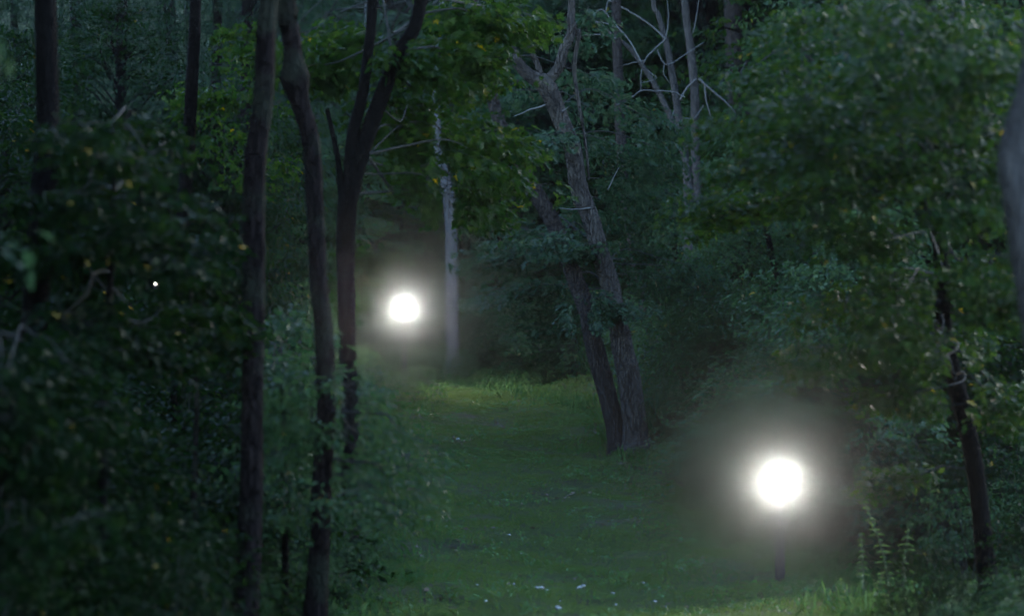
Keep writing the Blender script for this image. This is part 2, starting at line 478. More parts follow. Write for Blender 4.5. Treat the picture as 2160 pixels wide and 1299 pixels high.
GAPS = [(944, 420, 22, 95, 54), (924, 290, 13, 70, 54), (2016, 820, 30, 120, 21.6), (2058, 1040, 32, 190, 21.6), (1990, 640, 24, 60, 21.6), (1180, 210, 50, 60, 35.5), (1110, 140, 40, 40, 35.5), (1320, 830, 50, 130, 35.5), (1228, 640, 26, 90, 35.8), (1145, 430, 28, 80, 35.8), (738, 860, 20, 130, 23.6)]


def crown_mesh(rs, name, r, h0, h1, nspray, nleaf, size, tmpl, R=0.8):
    lv = Leaves(); centers = []
    for k in range(nspray):
        t = rs.rand() ** 0.8
        z = h0 + (h1 - h0) * t
        rr = r * math.sin(math.pi * (0.16 + 0.80 * t)) ** 0.6 * math.sqrt(0.12 + 0.88 * rs.rand())
        a = rs.rand() * 6.28
        c = np.array([math.cos(a) * rr, math.sin(a) * rr, z])
        lv.spray(rs, c, c, R * (0.6 + 0.7 * rs.rand()), nleaf, size)
        centers.append(c)
    return lv.mesh(name, tmpl), centers


def limbs(mb, rs, centers, top, r0=0.035, k=1.0, z0=None, lean=(0, 0)):
    for c in centers:
        d = math.hypot(c[0], c[1])
        z = max(0.25 * c[2], c[2] - d * (0.5 + 0.5 * rs.rand()))
        s = np.array([lean[0] * z, lean[1] * z, z])
        mid = (s + c) / 2 + np.array([rs.randn() * 0.1, rs.randn() * 0.1, 0.12 * d])
        pts = smooth_path([s, mid, c], 0.4)
        n = len(pts)
        mb.tube(pts, np.linspace(r0 * k * (0.5 + d / 6), 0.005, n), 4, cap=False)


def make_tree_proto(name, seed, H, rad, h0, nspray, nleaf, size, tmpl, leafm, barkm, r, lean=0.02, R=0.9):
    rs = np.random.RandomState(seed)
    root = empty(name)
    me, cs = crown_mesh(rs, 'crown', rad, h0, H, nspray, nleaf, size, tmpl, R)
    tr = MB(); lx, ly = rs.randn(2) * lean
    zz = np.linspace(-0.3, H * 0.95, 26)
    pts = np.stack([lx * zz + 0.06 * np.sin(zz * 0.9 + seed), ly * zz + 0.05 * np.sin(zz * 0.7), zz], 1)
    rad_ = r * (1 - 0.75 * np.clip(zz / H, 0, 1)) * (1 + 0.5 * np.exp(-np.clip(zz, 0, 9) * 4))
    tr.tube(pts, rad_, 10, 0.05, rs)
    tr.build('trunk', barkm, root)
    lb = MB(); limbs(lb, rs, cs, H, 0.05 * r / 0.12 + 0.01, 1.0, lean=(lx, ly)); lb.build('branches', barkm, root)
    link('crown', me, leafm, root)
    return root


def make_shrub_proto(name, seed, H, rad, nspray, nleaf, size, tmpl, leafm):
    rs = np.random.RandomState(seed)
    root = empty(name)
    lv = Leaves(); st = MB()
    for k in range(nspray):
        a = rs.rand() * 6.28; t = rs.rand(); z = H * (0.08 + 0.92 * t)
        rr = rad * math.sqrt(rs.rand()) * (1.05 - 0.55 * t * t)
        c = np.array([math.cos(a) * rr, math.sin(a) * rr, z])
        lv.spray(rs, c, c + rs.randn(3) * 0.2, 0.22 + 0.2 * rs.rand(), nleaf, size, 0.3, 0.25)
        if k % 3 == 0:
            s = np.array([c[0] * 0.15, c[1] * 0.15, -0.1])
            pp = smooth_path([s, (s + c) / 2 + rs.randn(3) * 0.06 * H, c + np.array([0, 0, 0.12])], 0.2)
            st.tube(pp, np.linspace(0.013, 0.003, len(pp)), 4, cap=False)
    st.build('stems', M['twig'], root)
    link('foliage', lv.mesh('foliage', tmpl), leafm, root)
    return root


def blocks(px, py, rad_px, Y, spots):
    return any(abs(px - sx) < rx + rad_px and abs(py - sy) < ry + rad_px and Y < D for sx, sy, rx, ry, D in spots)


used = set()


def place(proto, x, y, s, rz, label, cat, group, dz=-0.05, tilt=0.0):
    if proto.name in used: o = copy_tree(proto)
    else: o = proto; used.add(proto.name)
    o.location = (x, y, float(gz(x, y)) + dz); o.rotation_euler = (tilt, 0, rz); o.scale = (s, s, s)
    return tag(o, label, cat, group)


def branch_tube(mb, rs, a, b, r0, r1, sag=0.1, wob=0.06):
    a = np.asarray(a, float); b = np.asarray(b, float); L = np.linalg.norm(b - a)
    for q_ in (0.3, 0.45, 0.6, 0.75, 0.9, 1.0):     # nothing grows across the lamps
        p_ = a + (b - a) * q_
        if p_[1] > 5 and any(((CX + p_[0] / p_[1] * F - sx) / rx) ** 2 + ((CY - p_[2] / p_[1] * F - sy) / ry) ** 2 < 1.3 for sx, sy, rx, ry, D in LAMPS): return
    m1 = a + (b - a) * 0.35 + rs.randn(3) * wob * L + np.array([0, 0, sag * L])
    m2 = a + (b - a) * 0.7 + rs.randn(3) * wob * L + np.array([0, 0, sag * 0.7 * L])
    pts = smooth_path([a, m1, m2, b], 0.12)
    mb.tube(pts, np.linspace(r0, r1, len(pts)), 5, cap=False)


# canopy crowns shared by the named trees, unseen above the frame, shaped to block skylight
CAN = [crown_mesh(np.random.RandomState(50 + k), 'crown', 3.0, 0.0, 6.5, 95, 130, 0.15, T_OVAL, 1.0)[0] for k in range(3)]
for me_ in CAN: me_.materials.append(M['maple'])


def px_path(pts, Y):
    return [P(a, b, Y + (c[0] if c else 0)) for a, b, *c in pts]


def hero_tree(name, label, cat, segs, Y, bark, leafm=None, sprays=(), canopy=True, seed=1, rough=0.06, group=None,
              tmpl=T_MAPLE, size=0.09, nleaf=190, seg=18, limb_r=0.018, twigs=(), base_extra=0.35, canopy_up=0.8, dens=1.0, tw_mat=None, crown_scale=1.0, crown_dx=0.0):
    """segs: list of limbs, each a list of (px, py, width_px); first is the main trunk, bottom to top"""
    rs = np.random.RandomState(seed)
    b0 = segs[0][0]
    base = P(b0[0], b0[1], Y); base[2] = float(gz(base[0], base[1]))
    root = empty(name, base)
    trunk_pts = None
    for si, sg in enumerate(segs):
        pts = np.array([np.append(P(a, b, Y), w * Y / F / 2) for a, b, w in sg])
        if si == 0:
            # root the trunk in the ground and continue it above the frame
            g0 = pts[0].copy()
            if g0[2] > base[2]:
                low = g0.copy(); low[2] = base[2] - 0.1; low[3] *= 1.25; pts = np.vstack([low, pts])
            else:
                pts[0][2] = min(pts[0][2], base[2] - 0.12)
        top = pts[-1]
        if sg[-1][1] <= 5:
            d = top[:3] - pts[-2][:3]; d /= np.linalg.norm(d); d = d * 0.35 + np.array([0, 0, 1.0])
            up = [np.append(top[:3] + d * h + rs.randn(3) * 0.08, top[3] * (1 - 0.12 * h)) for h in (1.5, 3.0, 4.8)]
            pts = np.vstack([pts, up])
        sp = smooth_path(pts, 0.07)
        if si == 0:                                   # root flare
            hgt = np.clip(sp[:, 2] - base[2], 0, 5); sp[:, 3] *= 1 + 0.55 * np.exp(-hgt / 0.13)
        mb = MB(); mb.tube(sp[:, :3] - base, np.maximum(sp[:, 3], 0.004), seg, rough, rs)
        mb.build('trunk' if si == 0 else 'limb', bark, root)
        if si == 0: trunk_pts = sp[:, :3]
        if sg[-1][1] <= 5 and canopy and si == 0:
            c = bpy.data.objects.new('crown', CAN[seed % 3]); COL.objects.link(c); c.parent = root
            tz = max(sp[-1][2], (CY * (Y + 3)) / F + canopy_up + 1.0) - base[2] - 1.0
            c.location = (sp[-1][0] - base[0] + crown_dx, sp[-1][1] - base[1], tz); c.rotation_euler = (0, 0, seed * 1.7); c.scale = (crown_scale,) * 3
    if sprays:
        lv = Leaves(); tw = MB()
        for (cx, cy, rx, ry, n, y0, y1, R) in sprays:
            for k in range(n):
                while True:
                    u, v = rs.rand(2) * 2 - 1
                    if u * u + v * v < 1: break
                yy = y0 + (y1 - y0) * rs.rand()
                c = P(cx + u * rx, cy + v * ry, yy)
                # nearest trunk point a little below
                i_ = np.argmin(np.abs(trunk_pts[:, 2] - (c[2] - 0.25 * abs(c[0] - trunk_pts[0, 0]) + 0.3)))
                a = trunk_pts[i_]
                d = c - a
                rr = R * (0.7 + 0.6 * rs.rand())
                nodes = lv.spray(rs, c, d + rs.randn(3) * 0.3, rr, int(nleaf * dens), size, 0.45, 0.12)
                if k % 3 == 0: branch_tube(tw, rs, a, c, limb_r * (0.5 + 0.5 * rs.rand()), 0.004, 0.08)
                for q_ in nodes[::9]: branch_tube(tw, rs, c, q_, 0.004, 0.0015, 0.02)
        lv.cull(LAMPS + GAPS)
        for k_ in range(len(lv.p)): lv.p[k_] = lv.p[k_] - base
        for k_ in range(len(tw.v)): tw.v[k_] = tw.v[k_] - base
        link('foliage', lv.mesh('foliage', tmpl), leafm, root)
        tw.build('branches', tw_mat or M['twig'], root)
    for tpts in twigs:
        w0, w1, pts = tpts
        sp = smooth_path([P(a, b, Y - 0.15) for a, b in pts], 0.05) - base
        sp = sp + rs.randn(*sp.shape) * 0.004
        mb = MB(); mb.tube(sp, np.linspace(w0, w1, len(sp)) * Y / F / 2, 5, cap=False)
        mb.build('bare_branch', M['dead_twig'], root)
    return tag(root, label, cat, group)


# ================================================================ the named trees
T = 'tree'
near = hero_tree('tree', 'straight slim trunk nearest the camera, first tall trunk left of the trail', T,
    [[(512, 1330, 66), (524, 1180, 54), (530, 1000, 50), (532, 850, 46), (536, 600, 47), (538, 350, 47), (556, 200, 44), (566, 0, 42)]],
    18, M['bark_near'], seed=3, rough=0.035, crown_dx=-3.0, crown_scale=1.15)

knot = hero_tree('tree', 'slim trunk with a swollen dark knot near the top of the photo', T,
    [[(664, 1320, 50), (675, 1150, 44), (680, 1000, 42), (688, 850, 40), (683, 700, 40), (672, 600, 38), (665, 450, 38), (655, 300, 40),
      (632, 215, 40), (621, 165, 64), (618, 120, 40), (612, 60, 40), (604, 0, 42)]],
    19.5, M['bark_near'], seed=4, rough=0.05,
    sprays=[(770, 900, 90, 60, 9, 19, 21.5, 0.42), (800, 1010, 80, 60, 9, 18.5, 21, 0.42), (700, 800, 80, 50, 7, 19, 21, 0.4), (620, 960, 60, 120, 8, 19, 22, 0.4)],
    leafm=M['shrub'], size=0.06, nleaf=170, tmpl=T_OVAL, dens=1.0, crown_dx=-2.8)

dark = hero_tree('tree', 'dark trunk forking into two dark limbs behind the knotted trunk', T,
    [[(738, 1255, 44), (738, 1100, 38), (737, 950, 38), (735, 800, 36), (730, 600, 38), (731, 450, 42), (742, 395, 40), (760, 330, 36), (798, 222, 34), (842, 110, 30), (888, 0, 28)],
     [(738, 400, 30), (742, 300, 26), (765, 200, 24), (776, 120, 22), (786, 0, 22)],
     [(722, 420, 16), (712, 330, 12), (690, 230, 9)]],
    24, M['bark_dark'], seed=5, rough=0.05, crown_dx=-2.6, crown_scale=0.55, leafm=M['maple'], size=0.095, nleaf=170, tmpl=T_MAPLE,
    sprays=[(1030, 370, 110, 80, 15, 24, 30, 0.55), (1000, 290, 90, 50, 8, 25, 30, 0.5), (960, 90, 110, 80, 16, 24, 30, 0.55), (1000, 30, 110, 40, 9, 24, 29, 0.55), (880, 330, 60, 60, 5, 25, 29, 0.45), (860, 210, 60, 80, 6, 25, 29, 0.5),
            (1010, 420, 70, 30, 5, 25, 29, 0.45), (700, 160, 60, 120, 7, 25, 28, 0.5), (790, 560, 50, 60, 5, 25, 28, 0.45), (560, 200, 150, 160, 10, 27, 32, 0.6)])

pale = hero_tree('tree', 'pale grey smooth trunk standing alone right of the small glowing lamp', T,
    [[(955, 790, 34), (955, 740, 28), (953, 650, 28), (952, 520, 27), (950, 440, 27), (938, 380, 26), (926, 330, 23), (920, 240, 20), (930, 120, 18), (935, 0, 16)]],
    55, M['bark_pale'], seed=6, rough=0.03, crown_scale=0.4)

# twin oak in the middle
oak = hero_tree('oak_tree', 'right trunk of the leaning pair, rough barked oak with a forked top', 'oak tree',
    [[(1350, 965, 66), (1343, 930, 56), (1326, 800, 48), (1306, 700, 44), (1286, 600, 40), (1262, 520, 38), (1246, 460, 38), (1222, 400, 37), (1207, 310, 36), (1178, 240, 36), (1152, 180, 40), (1118, 160, 28), (1084, 120, 24), (1072, 60, 22), (1064, 0, 20)],
     [(1150, 196, 34), (1160, 168, 24), (1178, 145, 22), (1190, 105, 21), (1205, 72, 22), (1204, 35, 17), (1206, 0, 15)],
     [(1142, 175, 18), (1135, 140, 13), (1112, 90, 10), (1100, 40, 8)],
     [(1204, 70, 12), (1221, 66, 12), (1216, 100, 9), (1211, 150, 9), (1216, 190, 8), (1222, 228, 8), (1230, 270, 6), (1238, 330, 6), (1242, 380, 5)]],
    36, M['bark_oak'], seed=7, rough=0.09, crown_scale=0.5, crown_dx=2.0, leafm=M['oak'], size=0.115, nleaf=150, tmpl=T_OAK, seg=22,
    sprays=[(1200, 490, 60, 50, 5, 34.8, 36.5, 0.45), (1320, 300, 110, 90, 14, 36.5, 39, 0.6), (1330, 420, 120, 60, 10, 36.5, 39, 0.6), (1250, 130, 60, 110, 6, 37, 39, 0.5),
            (1260, 655, 75, 30, 7, 34.8, 36, 0.42), (1120, 640, 110, 60, 12, 36.5, 39, 0.6), (1100, 540, 100, 60, 9, 37, 40, 0.6), (1390, 560, 90, 80, 10, 37, 40, 0.6), (1170, 300, 25, 25, 2, 35, 35.6, 0.35),
            (1060, 200, 50, 60, 3, 37, 39, 0.5)],
    twigs=[(5, 2, [(1150, 222), (1120, 232), (1084, 246)]), (4, 2, [(1100, 345), (1094, 370), (1098, 395), (1112, 412)]),
           (4, 2, [(1248, 438), (1215, 442), (1180, 440)]), (3, 1.5, [(1185, 235), (1200, 226)]), (3, 1.5, [(1282, 400), (1296, 372), (1306, 352)])])
oak2 = hero_tree('oak_tree', 'left trunk of the leaning pair, darker and steeper, crown lost in leaves', 'oak tree',
    [[(1318, 968, 52), (1305, 930, 44), (1286, 850, 40), (1256, 740, 40), (1236, 650, 38), (1210, 580, 36), (1172, 480, 34), (1130, 405, 34), (1092, 335, 30), (1050, 250, 26), (1020, 120, 22), (1000, 0, 18)]],
    36.3, M['bark_twin'], seed=8, rough=0.07, crown_scale=0.3, crown_dx=0.4)

# bare leaning stems upper middle
bare1 = hero_tree('slim_tree', 'slender bare stem bent gently right above the brush, tallest of three', 'tree',
    [[(1474, 470, 22), (1470, 380, 20), (1466, 300, 19), (1466, 200, 19), (1456, 100, 17), (1444, 0, 15)]], 50, M['bark_grey'], seed=9, rough=0.04, canopy=False,
    twigs=[(5, 2.5, [(1468, 168), (1445, 192), (1420, 242), (1410, 280), (1416, 320)]), (6, 2.5, [(1474, 166), (1500, 190), (1530, 215), (1552, 238)]),
           (4, 2, [(1486, 180), (1490, 215), (1500, 250), (1508, 280)]), (3, 1.5, [(1440, 250), (1465, 250), (1484, 222)]), (2.5, 1.5, [(1462, 70), (1470, 30), (1474, 0)])])
bare2 = hero_tree('slim_tree', 'slender bare stem just left of the tallest bare stem', 'tree',
    [[(1452, 470, 20), (1446, 340, 17), (1432, 250, 16), (1420, 170, 15), (1405, 90, 13), (1388, 30, 11), (1378, 0, 10)]], 48, M['bark_grey'], seed=10, rough=0.04, canopy=False,
    twigs=[(4, 3, [(1402, 82), (1378, 58), (1345, 35), (1310, 15), (1282, 0)]), (4, 2, [(1405, 82), (1380, 105), (1360, 128), (1352, 160), (1352, 192)]),
           (3, 1.5, [(1386, 105), (1402, 135), (1420, 132), (1450, 112), (1485, 90)]), (2.5, 1.2, [(1360, 128), (1330, 134), (1300, 142)]), (2.5, 1.5, [(1405, 80), (1410, 40), (1408, 0)]), (2.5, 1.2, [(1402, 135), (1400, 155), (1412, 175)])])
bare3 = hero_tree('slim_tree', 'thin bare stem leaning far left with arching pale twigs', 'tree',
    [[(1458, 420, 15), (1430, 290, 13), (1402, 220, 12), (1372, 165, 11), (1330, 105, 9), (1290, 72, 7), (1252, 42, 5), (1240, 16, 4)]], 47, M['bark_grey'], seed=11, rough=0.03, canopy=False,
    twigs=[(4, 2, [(1352, 130), (1330, 90), (1302, 56), (1278, 28), (1268, 20), (1250, 32)]), (3, 2, [(1300, 82), (1268, 74), (1230, 75)]),
           (3, 1.5, [(1304, 60), (1280, 50), (1250, 46)]), (3, 1.5, [(1278, 24), (1284, 0)]), (3, 2, [(1445, 205), (1420, 194), (1380, 192), (1352, 192), (1325, 212), (1300, 222)]), (2.5, 1.2, [(1365, 150), (1385, 165), (1352, 176)])])

# right hand trees
right_sprays = [(1700, 200, 170, 70, 9, 19, 24, 0.55), (1900, 80, 240, 90, 20, 17, 23, 0.55), (1900, 230, 230, 80, 20, 17, 22, 0.55), (1760, 350, 190, 70, 13, 18, 23, 0.5), (2050, 360, 90, 110, 9, 17, 20, 0.45),
                (1640, 320, 110, 40, 5, 19, 23, 0.45), (1560, 440, 110, 30, 5, 20, 24, 0.45), (1830, 470, 120, 50, 5, 18, 22, 0.42), (1890, 610, 170, 70, 10, 18, 22, 0.42), (2080, 600, 60, 100, 6, 17, 20, 0.4),
                (1870, 740, 150, 50, 7, 18, 21.5, 0.4), (1990, 700, 120, 80, 7, 18, 22, 0.4), (1900, 850, 90, 30, 4, 19, 21.5, 0.38), (1850, 1005, 60, 25, 3, 21, 22.5, 0.3), (2110, 860, 50, 60, 4, 18, 21, 0.38), (2100, 100, 60, 80, 6, 16, 20, 0.45)]
rightt = hero_tree('maple_tree', 'dark curving trunk right of the large glowing lamp, hung with maple leaves', 'maple tree',
    [[(2090, 1245, 50), (2080, 1200, 42), (2070, 1100, 38), (2052, 960, 37), (2022, 830, 36), (1995, 720, 34), (1988, 600, 34), (1982, 480, 34), (1965, 330, 32), (1950, 180, 28), (1960, 0, 24)],
     [(1968, 340, 18), (1990, 250, 14), (2010, 180, 9)]],
    21.5, M['bark_dark'], seed=12, rough=0.05, crown_dx=2.2, crown_scale=1.35, leafm=M['maple'], size=0.07, nleaf=200, tmpl=T_MAPLE, sprays=right_sprays)
for pts in ([(1985, 640), (1940, 665), (1880, 675), (1820, 690)], [(1990, 700), (1950, 720), (1915, 765), (1880, 800)], [(1970, 440), (1900, 400), (1850, 405), (1790, 440)]):
    mb = MB(); sp = smooth_path([P(a, b, 21.2) for a, b in pts], 0.05) - np.array(rightt.location)
    mb.tube(sp, np.linspace(0.022, 0.008, len(sp)), 6, 0.1, RS, cap=False); mb.build('bare_limb', M['bark_dark'], rightt)

edge = hero_tree('tree', 'bent grey trunk cut off by the far right edge of the photo', T,
    [[(2290, 1500, 84), (2262, 1100, 80), (2212, 800, 78), (2178, 600, 74), (2156, 470, 70), (2142, 390, 66), (2136, 330, 66), (2150, 270, 64), (2176, 180, 60), (2190, 60, 56), (2200, 0, 54)]],
    13, M['bark_grey'], seed=13, rough=0.03)
fern = hero_tree('ash_tree', 'bright fine leaved sapling under the bare stems, right of centre', 'ash tree',
    [[(1640, 620, 14), (1620, 500, 12), (1600, 380, 10), (1580, 260, 7), (1560, 160, 5)]], 41, M['bark_dark'], seed=14, leafm=M['ash'], size=0.11, nleaf=150, tmpl=T_NARROW, canopy=False,
    sprays=[(1570, 270, 90, 40, 9, 39, 42, 0.5), (1600, 150, 60, 40, 5, 40, 42, 0.45), (1560, 350, 90, 40, 8, 39, 42, 0.5), (1640, 420, 100, 60, 9, 39, 43, 0.5), (1680, 60, 80, 50, 6, 40, 43, 0.5), (1530, 450, 80, 40, 6, 40, 43, 0.5)])

# dark left side trunks
hero_tree('tree', 'broad dark trunk deep in the shade at the far left', T, [[(70, 1250, 70), (75, 900, 62), (72, 700, 58), (88, 450, 54), (100, 250, 50), (96, 0, 46)]], 17.5, M['bark_dark'], seed=15, rough=0.04, crown_scale=1.5, crown_dx=-1)
hero_tree('tree', 'dark trunk behind leaves, between the far left trunk and the nearest slim trunk', T, [[(372, 1100, 34), (378, 700, 30), (385, 480, 28), (396, 340, 27), (404, 180, 27), (412, 0, 24)]], 27, M['bark_dark'], seed=16, crown_scale=1.4, crown_dx=-0.8)
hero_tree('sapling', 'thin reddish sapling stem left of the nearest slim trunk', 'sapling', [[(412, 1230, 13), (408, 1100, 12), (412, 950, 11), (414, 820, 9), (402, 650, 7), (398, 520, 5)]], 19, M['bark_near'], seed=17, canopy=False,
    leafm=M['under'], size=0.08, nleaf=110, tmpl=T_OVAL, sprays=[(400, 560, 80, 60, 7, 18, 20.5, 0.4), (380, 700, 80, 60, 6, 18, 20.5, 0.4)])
hero_tree('tree', 'faint pale trunk seen between leaves above the small lamp', T, [[(800, 800, 20), (790, 600, 18), (784, 480, 18), (778, 400, 16), (776, 200, 14), (775, 0, 13)]], 66, M['bark_pale'], seed=18)
hero_tree('tree', 'wide shadowed trunk in the dark woods right of the bare stems', T, [[(1562, 620, 42), (1556, 300, 40), (1550, 120, 38), (1546, 0, 36)]], 58, M['bark_twin'], seed=20)
hero_tree('tree', 'reddish dark trunk at the top between the ash leaves and the maple', T, [[(1720, 560, 36), (1712, 250, 34), (1702, 100, 32), (1690, 0, 30)]], 48, M['bark_twin'], seed=21)
hero_tree('tree', 'slim dim trunk showing faintly at the top, right of the reddish trunk', T, [[(1796, 560, 22), (1790, 250, 20), (1786, 100, 19), (1784, 0, 18)]], 46, M['bark_twin'], seed=22)
hero_tree('tree', 'dim trunk behind the leaning oak pair', T, [[(1400, 850, 30), (1385, 760, 28), (1362, 640, 26), (1330, 480, 24), (1310, 300, 22), (1300, 0, 20)]], 47, M['bark_twin'], seed=23)
# near left masses of leaves: leafy saplings with their own stems
hero_tree('maple_sapling', 'leafy sapling with maple leaves coloured dark for shade, left of the nearest slim trunk', 'sapling', [[(215, 1260, 22), (220, 900, 18), (232, 600, 14), (240, 400, 9), (236, 260, 6)]], 16.5, M['bark_dark'], seed=24, canopy=False,
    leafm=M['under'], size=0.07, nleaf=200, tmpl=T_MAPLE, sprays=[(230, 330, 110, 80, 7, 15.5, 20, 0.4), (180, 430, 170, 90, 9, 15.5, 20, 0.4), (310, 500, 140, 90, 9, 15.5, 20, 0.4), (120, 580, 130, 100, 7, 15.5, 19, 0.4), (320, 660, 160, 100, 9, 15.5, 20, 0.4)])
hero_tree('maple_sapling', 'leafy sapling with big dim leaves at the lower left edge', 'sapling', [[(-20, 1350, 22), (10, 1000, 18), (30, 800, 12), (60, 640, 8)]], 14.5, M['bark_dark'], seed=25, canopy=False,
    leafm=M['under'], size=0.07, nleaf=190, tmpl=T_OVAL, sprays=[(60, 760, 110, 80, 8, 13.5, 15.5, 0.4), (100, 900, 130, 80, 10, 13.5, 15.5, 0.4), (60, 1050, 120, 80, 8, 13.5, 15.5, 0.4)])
hero_tree('maple_sapling', 'bluish leafy sapling between the nearest slim trunk and the knotted trunk', 'sapling', [[(600, 1310, 16), (602, 1100, 13), (598, 900, 10), (592, 720, 6)]], 20.5, M['bark_dark'], seed=26, canopy=False,
    leafm=M['shrub'], size=0.08, nleaf=120, tmpl=T_OVAL, sprays=[(590, 720, 70, 60, 7, 19.8, 22, 0.42), (600, 860, 60, 70, 7, 19.8, 22, 0.42), (600, 1020, 60, 80, 6, 19.8, 22, 0.4)])

# ================================================================ the three lamps
def lamp_post(px, py_base, py_lamp, Y, label, mat, r, watts, cone=75, tilt=0.03):
    base = P(px, py_base, Y); base[2] = float(gz(base[0], base[1]))
    tgt = P(px, py_lamp, Y); lamp = tgt[2] - base[2]
    root = empty('lamp_post', base)
    aim = math.atan2(-tgt[0], tgt[1])            # the floodlight looks down the trail
    ph = lamp - r - 0.05
    p = MB(); p.box((0, 0, ph / 2 - 0.1), (0.092, 0.092, ph + 0.2), 0.1, 0.95); po = p.build('post', M['post'], root, False)
    bv = po.modifiers.new('edge', 'BEVEL'); bv.width = 0.008; bv.segments = 2
    # yoke under the head
    k = MB(); k.box((0, 0.03, ph + 0.012), (0.11, 0.11, 0.024), aim)
    for sx in (-1, 1):
        k.tube([(sx * 0.03, 0.03, ph + 0.02), (sx * (r + 0.02), 0.04, ph + 0.03), (sx * (r + 0.025), 0.05, lamp)], [0.011, 0.011, 0.011], 8)
    k.build('bracket', M['metal'], root)

    def turned(mb):
        v = np.concatenate(mb.v)                 # built along +Z, then laid to face the camera side (-Y)
        v = np.stack([v[:, 0], -v[:, 2], v[:, 1]], 1)
        ct, st_ = math.cos(tilt), math.sin(tilt)
        v = np.stack([v[:, 0], v[:, 1] * ct - v[:, 2] * st_, v[:, 1] * st_ + v[:, 2] * ct], 1)
        ca, sa = math.cos(aim), math.sin(aim)
        v = np.stack([v[:, 0] * ca - v[:, 1] * sa, v[:, 0] * sa + v[:, 1] * ca, v[:, 2]], 1)
        mb.v = [v + np.array([0, 0.02, lamp])]
    h = MB(); h.lathe([(r * 0.35, -0.17), (r * 0.55, -0.16), (r * 0.8, -0.10), (r, -0.02), (r * 1.04, 0.03), (r * 1.04, 0.045), (r * 0.93, 0.045), (r * 0.93, 0.02)], 28)
    turned(h); ho_ = h.build('housing', M['metal'], root)
    ln = MB(); ln.lathe([(r * 0.91, 0.024), (r * 0.6, 0.036), (r * 0.2, 0.042)], 28)
    turned(ln); ln.build('lens', mat, root)
    if watts <= 0: return tag(root, label, 'lamp')
    sp = bpy.data.lights.new('bulb', 'SPOT'); sp.energy = watts; sp.spot_size = math.radians(cone); sp.spot_blend = 1.0
    sp.shadow_soft_size = 0.05; sp.color = (1.0, 0.94, 0.86)
    so_ = bpy.data.objects.new('bulb', sp); COL.objects.link(so_); so_.parent = root
    d = np.array([math.sin(aim), -math.cos(aim) , -math.sin(tilt)])
    so_.location = (d[0] * 0.11, 0.02 + d[1] * 0.11, lamp + d[2] * 0.11)
    so_.rotation_euler = Vector(d).to_track_quat('-Z', 'Y').to_euler()
    return tag(root, label, 'lamp')


lamp_post(1645, 1230, 1015, 25, 'large glaring white lamp on a dark square post at the right of the trail', M['lamp'], 0.17, LW1, 78)
def bulb_post(px, py_base, py_lamp, Y, label, watts):
    base = P(px, py_base, Y); base[2] = float(gz(base[0], base[1]))
    lamp = P(px, py_lamp, Y)[2] - base[2]
    root = empty('lamp_post', base); ph = lamp - 0.2
    p = MB(); p.box((0, 0, ph / 2 - 0.1), (0.09, 0.09, ph + 0.2), 0.1, 0.95); p.build('post', M['post'], root, False)
    c = MB(); c.lathe([(0.05, ph), (0.07, ph + 0.01), (0.05, ph + 0.05), (0.03, ph + 0.11)], 18); c.build('collar', M['metal'], root)
    g_ = MB(); g_.lathe([(0.02, lamp - 0.085)] + [(0.085 * math.cos(a), lamp + 0.085 * math.sin(a)) for a in np.linspace(-1.2, 1.2, 9)] + [(0.02, lamp + 0.085)], 18)
    g_.build('globe', M['lamp'], root)
    k = MB()
    for q_ in range(4):
        a = q_ * math.pi / 2 + 0.6
        k.tube([(0.03 * math.cos(a), 0.03 * math.sin(a), ph + 0.08), (0.13 * math.cos(a), 0.13 * math.sin(a), lamp - 0.06), (0.14 * math.cos(a), 0.14 * math.sin(a), lamp + 0.03), (0.09 * math.cos(a), 0.09 * math.sin(a), lamp + 0.15)], [0.004] * 4, 5)
    k.build('cage', M['metal'], root)
    h = MB(); h.lathe([(0.13, lamp + 0.15), (0.12, lamp + 0.17), (0.05, lamp + 0.20), (0.01, lamp + 0.205)], 20); h.build('cap', M['metal'], root)
    bl = bpy.data.lights.new('bulb', 'POINT'); bl.energy = watts; bl.shadow_soft_size = 0.1; bl.color = (1.0, 0.95, 0.88)
    bo = bpy.data.objects.new('bulb', bl); COL.objects.link(bo); bo.parent = root; bo.location = (0, 0, lamp)
    return tag(root, label, 'lamp')


bulb_post(853, 790, 652, 48, 'smaller glaring white lamp at the far end of the trail behind leaves', LW2)
lamp_post(328, 780, 598, 43, 'tiny distant white lamp deep in the dark woods at left', M['lamp_far'], 0.03, 0)

# ================================================================ shrubs, saplings and trees of the wood
rs = np.random.RandomState(99)
KEEP = LAMPS + [(1330, 860, 75, 110, 36), (955, 600, 22, 170, 54), (1645, 1170, 30, 70, 25), (1400, 170, 140, 220, 52), (1740, 1100, 90, 120, 25.5), (2062, 1060, 16, 130, 21.5)]
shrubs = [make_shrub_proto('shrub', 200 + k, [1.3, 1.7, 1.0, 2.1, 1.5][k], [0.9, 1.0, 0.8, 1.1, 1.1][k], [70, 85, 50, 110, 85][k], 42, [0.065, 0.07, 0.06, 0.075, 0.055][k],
                          [T_OVAL, T_OVAL, T_NARROW, T_OVAL, T_OVAL][k], M[['shrub', 'under', 'shrub', 'shrub', 'ash'][k]]) for k in range(5)]


